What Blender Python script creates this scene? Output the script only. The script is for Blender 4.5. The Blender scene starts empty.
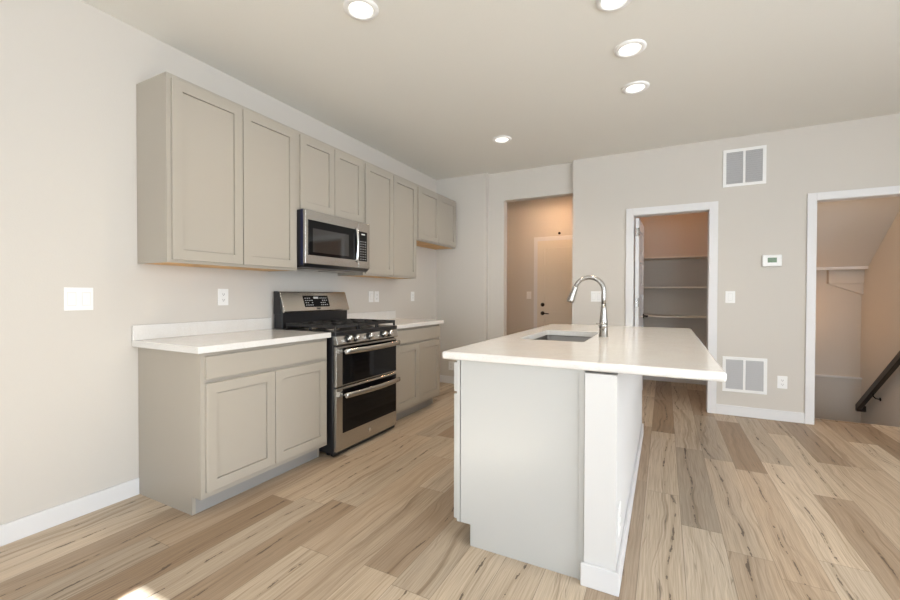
import bpy, bmesh, math, random
from mathutils import Vector, Matrix

random.seed(4)
SC = bpy.context.scene
COL = SC.collection

# ------------------------------------------------------------------ camera
YAW, PITCH, ROLL = 0.4791, -0.0123, -0.0024
CAM = Vector((2.7635, 0.0, 1.1849))
cam_data = bpy.data.cameras.new('camera')
cam_data.sensor_width = 36.0
cam_data.lens = 412.93 / 900 * 36.0
cam_data.clip_start = 0.02
cam = bpy.data.objects.new('camera', cam_data)
COL.objects.link(cam)
_F = Vector((-math.sin(YAW) * math.cos(PITCH), math.cos(YAW) * math.cos(PITCH), math.sin(PITCH)))
_R = Vector((math.cos(YAW), math.sin(YAW), 0))
_U = _R.cross(_F)
_A = _R * math.cos(ROLL) - _U * math.sin(ROLL)
_B = _R * math.sin(ROLL) + _U * math.cos(ROLL)
_m = Matrix((_A, _B, -_F)).transposed().to_4x4()
_m.translation = CAM
cam.matrix_world = _m
SC.camera = cam

# ------------------------------------------------------------------ world, sun, daylight, exposure
SC.view_settings.view_transform = 'Standard'
SC.view_settings.look = 'None'
SC.view_settings.gamma = 1.0
SC.view_settings.use_curve_mapping = False
SC.view_settings.exposure = 0.32
SC.cycles.max_bounces = 10
SC.cycles.diffuse_bounces = 8
SC.cycles.glossy_bounces = 5
SC.cycles.sample_clamp_indirect = 6.0
SC.cycles.use_denoising = True

world = bpy.data.worlds.new('daylight')
SC.world = world
world.use_nodes = True
_bg = world.node_tree.nodes['Background']
_bg.inputs[0].default_value = (0.80, 0.90, 1.0, 1)
_bg.inputs[1].default_value = 2.2

REAR = -2.6                      # the wall behind the photographer
CEIL = 2.744
sun_data = bpy.data.lights.new('sun', 'SUN')
sun_data.energy = 55.0
sun_data.angle = 0.01
sun_data.color = (0.88, 0.95, 1.0)
sun = bpy.data.objects.new('sun', sun_data)
COL.objects.link(sun)
_trav = Vector((-0.12, 1.0, -2.0 / (0.872 - REAR + 0.09)))
sun.rotation_euler = _trav.to_track_quat('-Z', 'Y').to_euler()
sun.location = (3, -8, 6)


def area(name, loc, direction, sx, sy, power, color):
    d = bpy.data.lights.new(name, 'AREA')
    d.shape = 'RECTANGLE'
    d.size, d.size_y, d.energy, d.color = sx, sy, power, color
    o = bpy.data.objects.new(name, d)
    COL.objects.link(o)
    o.location = loc
    o.rotation_euler = Vector(direction).to_track_quat('-Z', 'Z').to_euler()
    return o


# daylight that comes in through the glass doors behind and the window on the right
area('daylight_rear_window', (1.85, REAR + 0.03, 1.65), (0, 1, 0), 1.1, 0.8, 24, (0.76, 0.88, 1.0))
area('daylight_glass_door', (4.7, REAR + 0.03, 1.05), (0, 1, 0), 1.9, 2.0, 45, (0.80, 0.90, 1.0))
area('daylight_side_window', (6.55, 0.4, 1.35), (-1, 0, 0), 4.0, 2.1, 150, (0.88, 0.94, 1.0))

# ------------------------------------------------------------------ materials


def mat(name, color, rough=0.5, metal=0.0, spec=0.5, coat=0.0, bump=0.0, bscale=200.0, aniso=0.0, emit=None, vary=0.0, vscale=3.0):
    m = bpy.data.materials.new(name)
    m.use_nodes = True
    nt = m.node_tree
    b = nt.nodes['Principled BSDF']
    b.inputs['Base Color'].default_value = (*color, 1)
    b.inputs['Roughness'].default_value = rough
    b.inputs['Metallic'].default_value = metal
    b.inputs['Specular IOR Level'].default_value = spec
    b.inputs['Coat Weight'].default_value = coat
    b.inputs['Anisotropic'].default_value = aniso
    if emit:
        b.inputs['Emission Color'].default_value = (*emit[0], 1)
        b.inputs['Emission Strength'].default_value = emit[1]
    if bump or vary:
        tc = nt.nodes.new('ShaderNodeTexCoord')
    if bump:
        n = nt.nodes.new('ShaderNodeTexNoise')
        n.inputs['Scale'].default_value = bscale
        n.inputs['Detail'].default_value = 3
        nt.links.new(tc.outputs['Object'], n.inputs['Vector'])
        bp = nt.nodes.new('ShaderNodeBump')
        bp.inputs['Strength'].default_value = bump
        bp.inputs['Distance'].default_value = 0.002
        nt.links.new(n.outputs['Fac'], bp.inputs['Height'])
        nt.links.new(bp.outputs['Normal'], b.inputs['Normal'])
    if vary:
        n2 = nt.nodes.new('ShaderNodeTexNoise')
        n2.inputs['Scale'].default_value = vscale
        n2.inputs['Detail'].default_value = 4
        nt.links.new(tc.outputs['Object'], n2.inputs['Vector'])
        r = nt.nodes.new('ShaderNodeValToRGB')
        r.color_ramp.elements[0].position = 0.35
        r.color_ramp.elements[1].position = 0.65
        r.color_ramp.elements[0].color = (*[c * (1 - vary) for c in color], 1)
        r.color_ramp.elements[1].color = (*[min(1, c * (1 + vary)) for c in color], 1)
        nt.links.new(n2.outputs['Fac'], r.inputs['Fac'])
        nt.links.new(r.outputs['Color'], b.inputs['Base Color'])
    return m


WALL = (0.60, 0.567, 0.522)
M = {
    'wall': mat('wall_paint', WALL, 0.85, spec=0.2, bump=0.25, bscale=130),
    'ceiling': mat('ceiling_paint', (0.765, 0.755, 0.715), 0.9, spec=0.15, bump=0.4, bscale=90),
    'trim': mat('white_trim_paint', (0.72, 0.715, 0.72), 0.4, spec=0.4),
    'door': mat('door_paint', (0.72, 0.67, 0.58), 0.45, spec=0.4),
    'cabinet': mat('cabinet_paint', (0.40, 0.364, 0.31), 0.38, spec=0.45),
    'panel': mat('cabinet_paint_daylit', (0.50, 0.50, 0.485), 0.30, spec=0.6),  # cabinet paint made lighter and cooler, daylight put into the colour
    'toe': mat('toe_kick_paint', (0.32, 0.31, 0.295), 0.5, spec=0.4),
    'maple': mat('maple_underside', (0.64, 0.36, 0.10), 0.45, vary=0.15, vscale=6),
    'steel': mat('stainless_steel', (0.56, 0.545, 0.52), 0.27, metal=1.0, aniso=0.6),
    'steel_dark': mat('dark_stainless', (0.36, 0.33, 0.30), 0.3, metal=1.0, aniso=0.4),
    'nickel': mat('brushed_nickel', (0.42, 0.40, 0.375), 0.27, metal=1.0),
    'chrome': mat('polished_chrome', (0.82, 0.82, 0.82), 0.12, metal=1.0),
    'sink': mat('sink_steel', (0.20, 0.188, 0.175), 0.36, metal=1.0),
    'black': mat('black_enamel', (0.012, 0.012, 0.014), 0.3),
    'iron': mat('cast_iron', (0.016, 0.016, 0.017), 0.55, bump=0.4, bscale=300),
    'glass': mat('black_glass', (0.004, 0.004, 0.005), 0.05, spec=0.22),
    'mesh': mat('microwave_screen', (0.022, 0.021, 0.020), 0.06, spec=1.0),
    'blue': mat('blue_film', (0.012, 0.016, 0.05), 0.3),
    'plastic': mat('white_plastic', (0.83, 0.83, 0.82), 0.35),
    'gap': mat('grey_gap', (0.6, 0.6, 0.6), 0.6),
    'slot': mat('dark_slot', (0.06, 0.06, 0.06), 0.6),
    'marks': mat('button_marks', (0.55, 0.55, 0.55), 0.5),
    'lcd': mat('green_lcd', (0.13, 0.20, 0.12), 0.25),
    'bronze': mat('dark_bronze', (0.025, 0.018, 0.014), 0.35, metal=0.6),
    'espresso': mat('espresso_wood', (0.014, 0.008, 0.005), 0.35, vary=0.3, vscale=12),
    'lens': mat('lit_lens', (0.9, 0.9, 0.88), 0.5, emit=((1.0, 0.95, 0.88), 1.6)),
    'louver': mat('vent_louver', (0.46, 0.46, 0.47), 0.45),
    'vent_dark': mat('vent_duct', (0.16, 0.16, 0.16), 0.8),
    'pane': mat('window_glass', (1, 1, 1), 0.0),
    'carpet': mat('stair_carpet', (0.36, 0.30, 0.24), 0.95, spec=0.1, bump=0.8, bscale=400),
    'ground': mat('outdoor_paving', (0.42, 0.40, 0.37), 0.9, vary=0.1, vscale=2),
}
# clear pane: light passes straight through, a faint reflection stays
_nt = M['pane'].node_tree
_nt.nodes.remove(_nt.nodes['Principled BSDF'])
_tr = _nt.nodes.new('ShaderNodeBsdfTransparent')
_gl = _nt.nodes.new('ShaderNodeBsdfGlossy')
_gl.inputs['Roughness'].default_value = 0.02
_fr = _nt.nodes.new('ShaderNodeFresnel')
_fr.inputs['IOR'].default_value = 1.25
_mx = _nt.nodes.new('ShaderNodeMixShader')
_nt.links.new(_fr.outputs[0], _mx.inputs[0])
_nt.links.new(_tr.outputs[0], _mx.inputs[1])
_nt.links.new(_gl.outputs[0], _mx.inputs[2])
_nt.links.new(_mx.outputs[0], _nt.nodes['Material Output'].inputs[0])


class G:
    """small helper that wires shader nodes"""

    def __init__(self, m):
        self.nt = m.node_tree

    def put(self, sock, v):
        if hasattr(v, 'node'):
            self.nt.links.new(v, sock)
        else:
            sock.default_value = v

    def math(self, op, a, b=0.0, c=0.0):
        n = self.nt.nodes.new('ShaderNodeMath')
        n.operation = op
        for i, v in enumerate((a, b, c)):
            self.put(n.inputs[i], v)
        return n.outputs[0]

    def xyz(self, x, y, z=0.0):
        n = self.nt.nodes.new('ShaderNodeCombineXYZ')
        for i, v in enumerate((x, y, z)):
            self.put(n.inputs[i], v)
        return n.outputs[0]

    def white(self, vec):
        n = self.nt.nodes.new('ShaderNodeTexWhiteNoise')
        n.noise_dimensions = '3D'
        self.put(n.inputs['Vector'], vec)
        return n.outputs['Value'], n.outputs['Color']

    def noise(self, vec, scale=1.0, detail=4.0, dist=0.0, rough=0.5):
        n = self.nt.nodes.new('ShaderNodeTexNoise')
        self.put(n.inputs['Vector'], vec)
        n.inputs['Scale'].default_value = scale
        n.inputs['Detail'].default_value = detail
        n.inputs['Distortion'].default_value = dist
        n.inputs['Roughness'].default_value = rough
        return n.outputs['Fac']

    def ramp(self, fac, stops, interp='LINEAR'):
        n = self.nt.nodes.new('ShaderNodeValToRGB')
        cr = n.color_ramp
        cr.interpolation = interp
        while len(cr.elements) < len(stops):
            cr.elements.new(0.5)
        for e, (p, c) in zip(cr.elements, stops):
            e.position = p
            e.color = (*c, 1) if len(c) == 3 else c
        self.put(n.inputs[0], fac)
        return n.outputs['Color']

    def mix(self, fac, a, b, mode='MIX'):
        n = self.nt.nodes.new('ShaderNodeMix')
        n.data_type = 'RGBA'
        n.blend_type = mode
        self.put(n.inputs[0], fac)
        for s, v in ((n.inputs[6], a), (n.inputs[7], b)):
            self.put(s, (*v, 1) if isinstance(v, tuple) and len(v) == 3 else v)
        return n.outputs[2]


def plank_floor():
    m = mat('oak_plank_floor', (0.5, 0.4, 0.3), 0.38, spec=0.4)
    g = G(m)
    nt = m.node_tree
    tc = nt.nodes.new('ShaderNodeTexCoord')
    sp = nt.nodes.new('ShaderNodeSeparateXYZ')
    nt.links.new(tc.outputs['Object'], sp.inputs[0])
    x, y = sp.outputs[0], sp.outputs[1]
    W, L = 0.178, 1.235
    sx = g.math('DIVIDE', g.math('SUBTRACT', x, 0.002), W)
    row = g.math('FLOOR', sx)
    r1, _ = g.white(g.xyz(row, 3.7, 1.3))
    sy = g.math('ADD', g.math('DIVIDE', y, L), g.math('MULTIPLY', r1, 7.0))
    col = g.math('FLOOR', sy)
    idv, idc = g.white(g.xyz(row, col, 0.5))
    id2, _ = g.white(g.xyz(row, col, 7.5))
    id3, _ = g.white(g.xyz(row, col, 13.5))
    fx, fy = g.math('FRACT', sx), g.math('FRACT', sy)
    ex = g.math('MULTIPLY', g.math('MINIMUM', fx, g.math('SUBTRACT', 1.0, fx)), W)
    ey = g.math('MULTIPLY', g.math('MINIMUM', fy, g.math('SUBTRACT', 1.0, fy)), L)
    seam = g.math('LESS_THAN', g.math('MINIMUM', ex, ey), 0.0012)
    ox = g.math('MULTIPLY', idv, 31.0)
    oy = g.math('MULTIPLY', id2, 57.0)
    gx, gy = g.math('ADD', x, ox), g.math('ADD', y, oy)
    base = g.ramp(idv, [(0.0, (0.280, 0.198, 0.130)), (0.18, (0.395, 0.305, 0.222)), (0.36, (0.550, 0.450, 0.340)),
                        (0.54, (0.325, 0.265, 0.205)), (0.72, (0.610, 0.510, 0.395)), (0.86, (0.420, 0.318, 0.226)), (1.0, (0.490, 0.398, 0.300))])
    # the heart of each board: a line that wanders along it, with the grain bending round it
    mean = g.noise(g.xyz(g.math('MULTIPLY', gy, 1.3), oy, ox), 1.0, 2.0, 0.0, 0.45)
    heart = g.math('ADD', g.math('ADD', 0.25, g.math('MULTIPLY', id3, 0.5)), g.math('MULTIPLY', g.math('SUBTRACT', mean, 0.5), 1.1))
    d = g.math('MULTIPLY', g.math('SUBTRACT', fx, heart), W)
    dist = g.math('ABSOLUTE', d)
    warp = g.noise(g.xyz(g.math('MULTIPLY', gx, 9.0), g.math('MULTIPLY', gy, 2.4), oy), 1.0, 3.0, 0.4)
    fig = g.noise(g.xyz(g.math('ADD', g.math('MULTIPLY', d, 34.0), g.math('MULTIPLY', warp, 1.6)), g.math('MULTIPLY', gy, 0.55), ox), 1.0, 6.0, 0.3, 0.66)
    figc = g.ramp(fig, [(0.28, (0.56, 0.50, 0.44)), (0.38, (0.80, 0.77, 0.73)), (0.47, (1.06, 1.06, 1.06)), (0.55, (0.95, 0.94, 0.92)), (0.66, (1.14, 1.14, 1.14)), (0.78, (0.74, 0.70, 0.65))])
    c = g.mix(0.95, base, figc, 'MULTIPLY')
    # fine fibres
    fib = g.noise(g.xyz(g.math('MULTIPLY', gx, 190.0), g.math('MULTIPLY', gy, 4.0), ox), 1.0, 3.0, 0.2)
    c = g.mix(0.75, c, g.ramp(fib, [(0.32, (0.74, 0.71, 0.68)), (0.6, (1.06, 1.06, 1.06))]), 'MULTIPLY')
    # dark broken mineral line along the heart, and smaller flecks
    brk = g.noise(g.xyz(g.math('MULTIPLY', gx, 14.0), g.math('MULTIPLY', gy, 7.0), ox), 1.0, 4.0, 1.2, 0.65)
    wid = g.math('MULTIPLY', g.math('MAXIMUM', g.math('SUBTRACT', brk, 0.50), 0.0), 0.045)
    line = g.math('LESS_THAN', dist, wid)
    line = g.math('MULTIPLY', line, g.math('GREATER_THAN', id2, 0.35))
    st = g.noise(g.xyz(g.math('ADD', g.math('MULTIPLY', d, 34.0), g.math('MULTIPLY', warp, 2.0)), g.math('MULTIPLY', gy, 1.7), oy), 1.0, 6.0, 0.8, 0.62)
    stm = g.ramp(st, [(0.0, (1, 1, 1)), (0.295, (1, 1, 1)), (0.35, (0, 0, 0))])
    halo = g.ramp(g.math('MULTIPLY', dist, 34.0), [(0.0, (0.82, 0.79, 0.75)), (0.6, (1, 1, 1))])
    c = g.mix(0.8, c, halo, 'MULTIPLY')
    k = g.math('MULTIPLY', g.math('MAXIMUM', g.math('MULTIPLY', line, 0.9), g.math('MULTIPLY', stm, 0.7)), 0.9)
    c = g.mix(k, c, (0.075, 0.050, 0.034))
    c = g.mix(g.math('MULTIPLY', seam, 0.6), c, (0.10, 0.075, 0.055))
    b = nt.nodes['Principled BSDF']
    nt.links.new(c, b.inputs['Base Color'])
    rr = g.math('ADD', 0.36, g.math('MULTIPLY', fib, 0.16))
    nt.links.new(rr, b.inputs['Roughness'])
    bp = nt.nodes.new('ShaderNodeBump')
    bp.inputs['Strength'].default_value = 0.25
    bp.inputs['Distance'].default_value = 0.001
    h = g.math('SUBTRACT', g.math('MULTIPLY', fib, 0.4), seam)
    nt.links.new(h, bp.inputs['Height'])
    nt.links.new(bp.outputs['Normal'], b.inputs['Normal'])
    return m


def quartz():
    m = mat('white_quartz', (0.8, 0.78, 0.75), 0.13, spec=0.5)
    g = G(m)
    nt = m.node_tree
    tc = nt.nodes.new('ShaderNodeTexCoord')
    a = g.noise(tc.outputs['Object'], 420.0, 2.0)
    v = g.noise(tc.outputs['Object'], 2.2, 6.0, 1.5, 0.6)
    c = g.ramp(a, [(0.30, (0.62, 0.60, 0.575)), (0.42, (0.73, 0.715, 0.695)), (0.7, (0.78, 0.77, 0.75))])
    c = g.mix(0.5, c, g.ramp(v, [(0.40, (1, 1, 1)), (0.50, (0.95, 0.935, 0.92)), (0.56, (1, 1, 1))]), 'MULTIPLY')
    nt.links.new(c, nt.nodes['Principled BSDF'].inputs['Base Color'])
    return m


M['floor'] = plank_floor()
M['quartz'] = quartz()

# ------------------------------------------------------------------ geometry helpers


class MB:
    """collects shapes in world coordinates; build() links them as ONE mesh object"""

    def __init__(self):
        self.bm = bmesh.new()

    def box(self, x0, x1, y0, y1, z0, z1):
        v = [self.bm.verts.new((x, y, z)) for x in (x0, x1) for y in (y0, y1) for z in (z0, z1)]
        for f in ((0, 1, 3, 2), (4, 6, 7, 5), (0, 4, 5, 1), (2, 3, 7, 6), (0, 2, 6, 4), (1, 5, 7, 3)):
            self.bm.faces.new([v[i] for i in f])
        return self

    def prism(self, pts, a, b, fn):
        """pts: outline (p,q); extruded from a to b; fn(p,q,t) -> xyz"""
        n = len(pts)
        A = [self.bm.verts.new(fn(p, q, a)) for p, q in pts]
        B = [self.bm.verts.new(fn(p, q, b)) for p, q in pts]
        self.bm.faces.new(A)
        self.bm.faces.new(B[::-1])
        for i in range(n):
            j = (i + 1) % n
            self.bm.faces.new((A[j], A[i], B[i], B[j]))
        return self

    def lathe(self, prof, origin, axis=(0, 0, 1), seg=32, smooth=True, cap=True):
        """prof: list of (radius, height) along the axis"""
        ax = Vector(axis).normalized()
        q = ax.to_track_quat('Z', 'Y')
        o = Vector(origin)
        rings = []
        for r, h in prof:
            if r < 1e-6:
                rings.append([self.bm.verts.new(o + ax * h)])
            else:
                rings.append([self.bm.verts.new(o + q @ Vector((r * math.cos(2 * math.pi * i / seg), r * math.sin(2 * math.pi * i / seg), h))) for i in range(seg)])
        for a, b in zip(rings, rings[1:]):
            for i in range(seg):
                j = (i + 1) % seg
                if len(a) == 1 and len(b) == 1:
                    continue
                if len(a) == 1:
                    f = self.bm.faces.new((a[0], b[i], b[j]))
                elif len(b) == 1:
                    f = self.bm.faces.new((a[i], a[j], b[0]))
                else:
                    f = self.bm.faces.new((a[i], a[j], b[j], b[i]))
                f.smooth = smooth
        if cap:
            if len(rings[0]) > 1:
                self.bm.faces.new(rings[0][::-1])
            if len(rings[-1]) > 1:
                self.bm.faces.new(rings[-1])
        return self

    def tube(self, pts, rad, seg=14, squash=None):
        pts = [Vector(p) for p in pts]
        n = len(pts)
        rs = rad if isinstance(rad, (list, tuple)) else [rad] * n
        rings = []
        ref = None
        for i, p in enumerate(pts):
            t = (pts[min(i + 1, n - 1)] - pts[max(i - 1, 0)]).normalized()
            if ref is None:
                ref = Vector((0, 0, 1)) if abs(t.z) < 0.9 else Vector((0, 1, 0))
            u = (ref - t * ref.dot(t)).normalized()
            w = t.cross(u)
            ref = u
            k = squash or 1.0
            rings.append([self.bm.verts.new(p + (u * math.cos(2 * math.pi * j / seg) + w * (k * math.sin(2 * math.pi * j / seg))) * rs[i]) for j in range(seg)])
        for a, b in zip(rings, rings[1:]):
            for j in range(seg):
                k = (j + 1) % seg
                f = self.bm.faces.new((a[j], a[k], b[k], b[j]))
                f.smooth = True
        self.bm.faces.new(rings[0][::-1])
        self.bm.faces.new(rings[-1])
        return self

    def shaker(self, a0, a1, z0, z1, fn, th=0.019, fr=0.057, rec=0.009):
        """shaker door: fn(a, z, d) -> xyz with d the distance out of the cabinet"""
        def ring(i, d):
            return [self.bm.verts.new(fn(a, z, d)) for a, z in ((a0 + i, z0 + i), (a1 - i, z0 + i), (a1 - i, z1 - i), (a0 + i, z1 - i))]
        e = 0.0015
        rs = [ring(0, 0), ring(0, th - e), ring(e, th), ring(fr, th), ring(fr + 0.0005, th - rec - 0.004), ring(fr + 0.0035, th - rec - 0.004), ring(fr + 0.004, th - rec)]
        self.bm.faces.new(rs[0][::-1])
        for a, b in zip(rs, rs[1:]):
            for i in range(4):
                j = (i + 1) % 4
                self.bm.faces.new((a[i], a[j], b[j], b[i]))
        self.bm.faces.new(rs[-1])
        return self

    def build(self, name, m, parent=None, bevel=0.0, seg=2, kind=None):
        root = parent
        while root is not None and root.parent is not None:
            root = root.parent
        if root is not None:
            bmesh.ops.translate(self.bm, verts=self.bm.verts, vec=-root.location)
        bmesh.ops.recalc_face_normals(self.bm, faces=self.bm.faces)
        me = bpy.data.meshes.new(name)
        self.bm.to_mesh(me)
        self.bm.free()
        me.materials.append(M[m] if isinstance(m, str) else m)
        o = bpy.data.objects.new(name, me)
        COL.objects.link(o)
        if parent:
            o.parent = parent
        if bevel:
            b = o.modifiers.new('edge', 'BEVEL')
            b.width, b.segments, b.limit_method, b.angle_limit = bevel, seg, 'ANGLE', math.radians(40)
        if kind:
            o['kind'] = kind
        return o


def box(*a):
    return MB().box(*a)


def struct(name, mb, m, bevel=0.0, parent=None):
    return mb.build(name, m, parent, bevel, kind=None if parent else 'structure')


def thing(name, label, cat, loc, group=None):
    o = bpy.data.objects.new(name, None)
    o.empty_display_size = 0.05
    COL.objects.link(o)
    o.location = loc
    return tag(o, label, cat, group)


def tag(o, label, cat, group=None):
    o['label'], o['category'] = label, cat
    if group:
        o['group'] = group
    return o


def dup(root, loc, label):
    """copies a thing with copies of its parts and their sub-parts"""
    r = root.copy()
    COL.objects.link(r)
    r.location = loc
    r['label'] = label
    for ch in list(root.children):
        c = ch.copy()
        COL.objects.link(c)
        c.parent = r
        for g2 in list(ch.children):
            d = g2.copy()
            COL.objects.link(d)
            d.parent = c
    return r


# ------------------------------------------------------------------ room shell
YB = 4.911           # kitchen side of the back wall
YR = 4.988           # recessed part with the hall opening
YT = 5.10            # far side of that wall
YP = 5.028           # pantry side
XR = 6.6             # right wall
HALL_Y = 6.5
PAN_Y = 6.42
ST_X, ST_Y = 4.85, 6.64
NOSE = 5.15

fl = MB().box(-0.12, 3.99, REAR - 0.12, 6.8, -0.1, 0).box(3.99, XR + 0.12, REAR - 0.12, NOSE - 0.03, -0.1, 0)
struct('floor', fl, 'floor')
struct('ceiling', box(-0.12, XR + 0.12, REAR - 0.12, 6.8, CEIL, CEIL + 0.1), 'ceiling')
struct('wall_left', box(-0.12, 0, REAR - 0.12, YT, 0, CEIL), 'wall')
wb = MB()
wb.box(0, 0.733, YB, YT, 0, CEIL)
wb.box(0.733, 0.945, YR, YT, 0, CEIL)
wb.box(0.945, 1.812, YR, YT, 2.385, CEIL)
wb.box(1.812, 2.25, YB, YT, 0, CEIL)
wb.box(2.25, 2.450, YB, YP, 0, CEIL)
wb.box(2.450, 3.173, YB, YP, 2.065, CEIL)
wb.box(3.173, 3.983, YB, YP, 0, CEIL)
wb.box(3.983, 4.90, YB, YP, 2.072, CEIL)
wb.box(4.90, XR, YB, YP, 0, CEIL)
struct('wall_back', wb, 'wall')
# wall behind the camera with a wide glass door opening, and the right wall with a window
DX0, DX1, DZ, DH = 1.25, 2.45, 1.25, 2.06
GX0, GX1 = 3.7, 5.7
wr = MB().box(0, DX0, REAR - 0.12, REAR, 0, CEIL).box(DX1, GX0, REAR - 0.12, REAR, 0, CEIL).box(GX1, XR, REAR - 0.12, REAR, 0, CEIL).box(DX0, DX1, REAR - 0.12, REAR, DH, CEIL).box(DX0, DX1, REAR - 0.12, REAR, 0, DZ).box(GX0, GX1, REAR - 0.12, REAR, DH, CEIL)
struct('wall_rear', wr, 'wall')
WY0, WY1, WZ0, WZ1 = -1.6, 2.4, 0.25, 2.4
wr = MB().box(XR, XR + 0.12, REAR - 0.12, WY0, 0, CEIL).box(XR, XR + 0.12, WY1, YP, 0, CEIL)
wr.box(XR, XR + 0.12, WY0, WY1, 0, WZ0).box(XR, XR + 0.12, WY0, WY1, WZ1, CEIL)
struct('wall_right', wr, 'wall')


def glazed(name, fn, a0, a1, z0, z1, n):
    """framed glazing; fn(a, z, d) -> xyz"""
    def bar(mb, p0, p1, q0, q1, d0=-0.03, d1=0.03):
        mb.prism([(p0, q0), (p1, q0), (p1, q1), (p0, q1)], d0, d1, fn)
    f = MB()
    w = 0.06
    bar(f, a0, a1, z0, z0 + w)
    bar(f, a0, a1, z1 - w, z1)
    step = (a1 - a0) / n
    for i in range(n + 1):
        c = min(max(a0 + i * step, a0 + w / 2), a1 - w / 2)
        bar(f, c - w / 2, c + w / 2, z0 + w, z1 - w)
    fr = struct(name, f, 'trim')
    p = MB()
    bar(p, a0 + w, a1 - w, z0 + w, z1 - w, -0.003, 0.003)
    p.build('pane', 'pane', fr)
    return fr


glazed('window_1', lambda a, z, d: (a, REAR - 0.06 + d, z), DX0, DX1, DZ, DH, 1)
glazed('window_3', lambda a, z, d: (a, REAR - 0.06 + d, z), GX0, GX1, 0.0, DH, 2)
glazed('window_2', lambda a, z, d: (XR + 0.06 + d, a, z), WY0, WY1, WZ0, WZ1, 2)
struct('roof_sun_block', box(3.1, 9.5, -7.2, REAR - 0.13, 2.35, 2.45), 'trim')  # unseen roof added to keep direct sun out of the glass door
struct('ground', box(-8, 14, -14, REAR - 0.13, -0.2, -0.12), 'ground')

# hall behind the opening
struct('wall_hall', MB().box(0.18, 2.25, HALL_Y, HALL_Y + 0.1, 0, CEIL).box(0.18, 0.30, YT, HALL_Y, 0, CEIL), 'wall')
# pantry and stair walls
struct('wall_pantry', MB().box(2.15, 2.25, YT, 6.6, 0, CEIL).box(2.25, 3.55, PAN_Y, PAN_Y + 0.1, 0, CEIL).box(3.55, 3.983, YP, ST_Y, 0, CEIL), 'wall')
sw = MB()
sw.box(ST_X, ST_X + 0.12, YP, ST_Y + 0.2, -3.0, CEIL)
sw.box(3.6, ST_X, ST_Y, ST_Y + 0.12, -3.0, CEIL)
sw.box(3.6, ST_X, ST_Y - 0.03, ST_Y, -3.0, 0.195)
sw.box(3.88, 3.983, NOSE, ST_Y, -3.0, 0)
struct('wall_stair', sw, 'wall')
struct('trim_1', box(3.983, ST_X, ST_Y - 0.055, ST_Y, 0.195, 0.213), 'trim')
# sloped underside of the upper flight and the drop at its end
slope = 0.74
y0, y1 = YP, 6.47
z1 = 1.525
so = MB().prism([(y0, z1 + slope * (y1 - y0)), (y1, z1), (y1, z1 + 0.25), (y0, CEIL)] if z1 + slope * (y1 - y0) < CEIL else
                [(y1 - (CEIL - z1) / slope, CEIL), (y1, z1), (y1 + 0.16, z1), (y1 + 0.16, CEIL)], 3.983, ST_X, lambda p, q, t: (t, p, q))
struct('ceiling_stair', so, 'wall')
struct('trim_2', box(3.983, ST_X - 0.002, y1 - 0.015, y1 + 0.03, z1 - 0.028, z1 + 0.004), 'trim')
bk = MB().box(4.53, ST_X - 0.001, y1 + 0.09, ST_Y, 1.335, 1.499)
bk.prism([(4.53, 1.334), (ST_X - 0.001, 1.334), (ST_X - 0.001, 1.20)], y1 + 0.11, ST_Y, lambda p, q, t: (p, t, q))
struct('wall_bulkhead', bk, 'wall')
# stairs going down
steps = MB()
for i in range(9):
    za = -0.19 * (i + 1)
    ya = NOSE - 0.01 + 0.254 * i
    if ya < ST_Y - 0.3:
        steps.box(3.985, ST_X - 0.002, ya, min(ya + 0.275, ST_Y - 0.032), za - 0.2, za)
struct('stairs', steps, 'carpet')
struct('trim_3', MB().box(3.984, ST_X - 0.001, NOSE - 0.03, NOSE + 0.012, -0.03, 0.004), 'floor', 0.004)

# baseboards
BH, BT = 0.098, 0.014


def bboard(name, *boxes):
    mb = MB()
    for b in boxes:
        mb.box(*b)
    return struct(name, mb, 'trim', 0.003)


bboard('baseboard_left', (0, BT, REAR, 1.312, 0, BH), (0, BT, 3.912, YB, 0, BH))
bboard('baseboard_back', (BT, 0.733, YB - BT, YB, 0, BH), (0.733, 0.747, YB - BT, YR, 0, BH), (1.812, 2.382, YB - BT, YB, 0, BH), (3.234, 3.924, YB - BT, YB, 0, BH), (4.972, XR, YB - BT, YB, 0, BH))
bboard('baseboard_hall', (0.30, 0.895, HALL_Y - BT, HALL_Y, 0, BH), (2.25, 3.55, PAN_Y - BT, PAN_Y, 0, BH), (3.55 - BT, 3.55, YP, PAN_Y - BT, 0, BH))
bboard('baseboard_right', (XR - BT, XR, REAR, YB - BT, 0, BH))


def casing(name, x0, x1, zt, y, w=0.075, t=0.017, jamb=0.118, left=True, right=True):
    """x0, x1, zt are the inner edges of a door casing on the wall face y"""
    mb = MB()
    if left:
        mb.box(x0 - w, x0, y - t, y, 0, zt + w)
        mb.box(x0 - 0.0095, x0 + 0.003, y, y + jamb, 0, zt)
    if right:
        mb.box(x1, x1 + w, y - t, y, 0, zt + w)
        mb.box(x1 - 0.003, x1 + 0.0095, y, y + jamb, 0, zt)
    mb.box(x0, x1, y - t, y, zt, zt + w)
    mb.box(x0 - 0.0095, x1 + 0.0095, y, y + jamb, zt - 0.003, zt + 0.0095)
    return struct(name, mb, 'trim', 0.002)


casing('trim_4', 2.460, 3.158, 2.052, YB)
casing('trim_5', 3.993, 4.890, 2.058, YB, w=0.068)

# ------------------------------------------------------------------ doors
# pantry door, swung open into the pantry: hinge stile on the left jamb
ang = math.radians(88.0)
hx, hy = 2.474, 4.995
cA, sA = math.cos(ang), math.sin(ang)


def pd(a, z, d):
    """a along the leaf from the hinge, d through the thickness, towards the right of the photo"""
    return (hx + a * cA + d * sA, hy + a * sA - d * cA, z)


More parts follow.
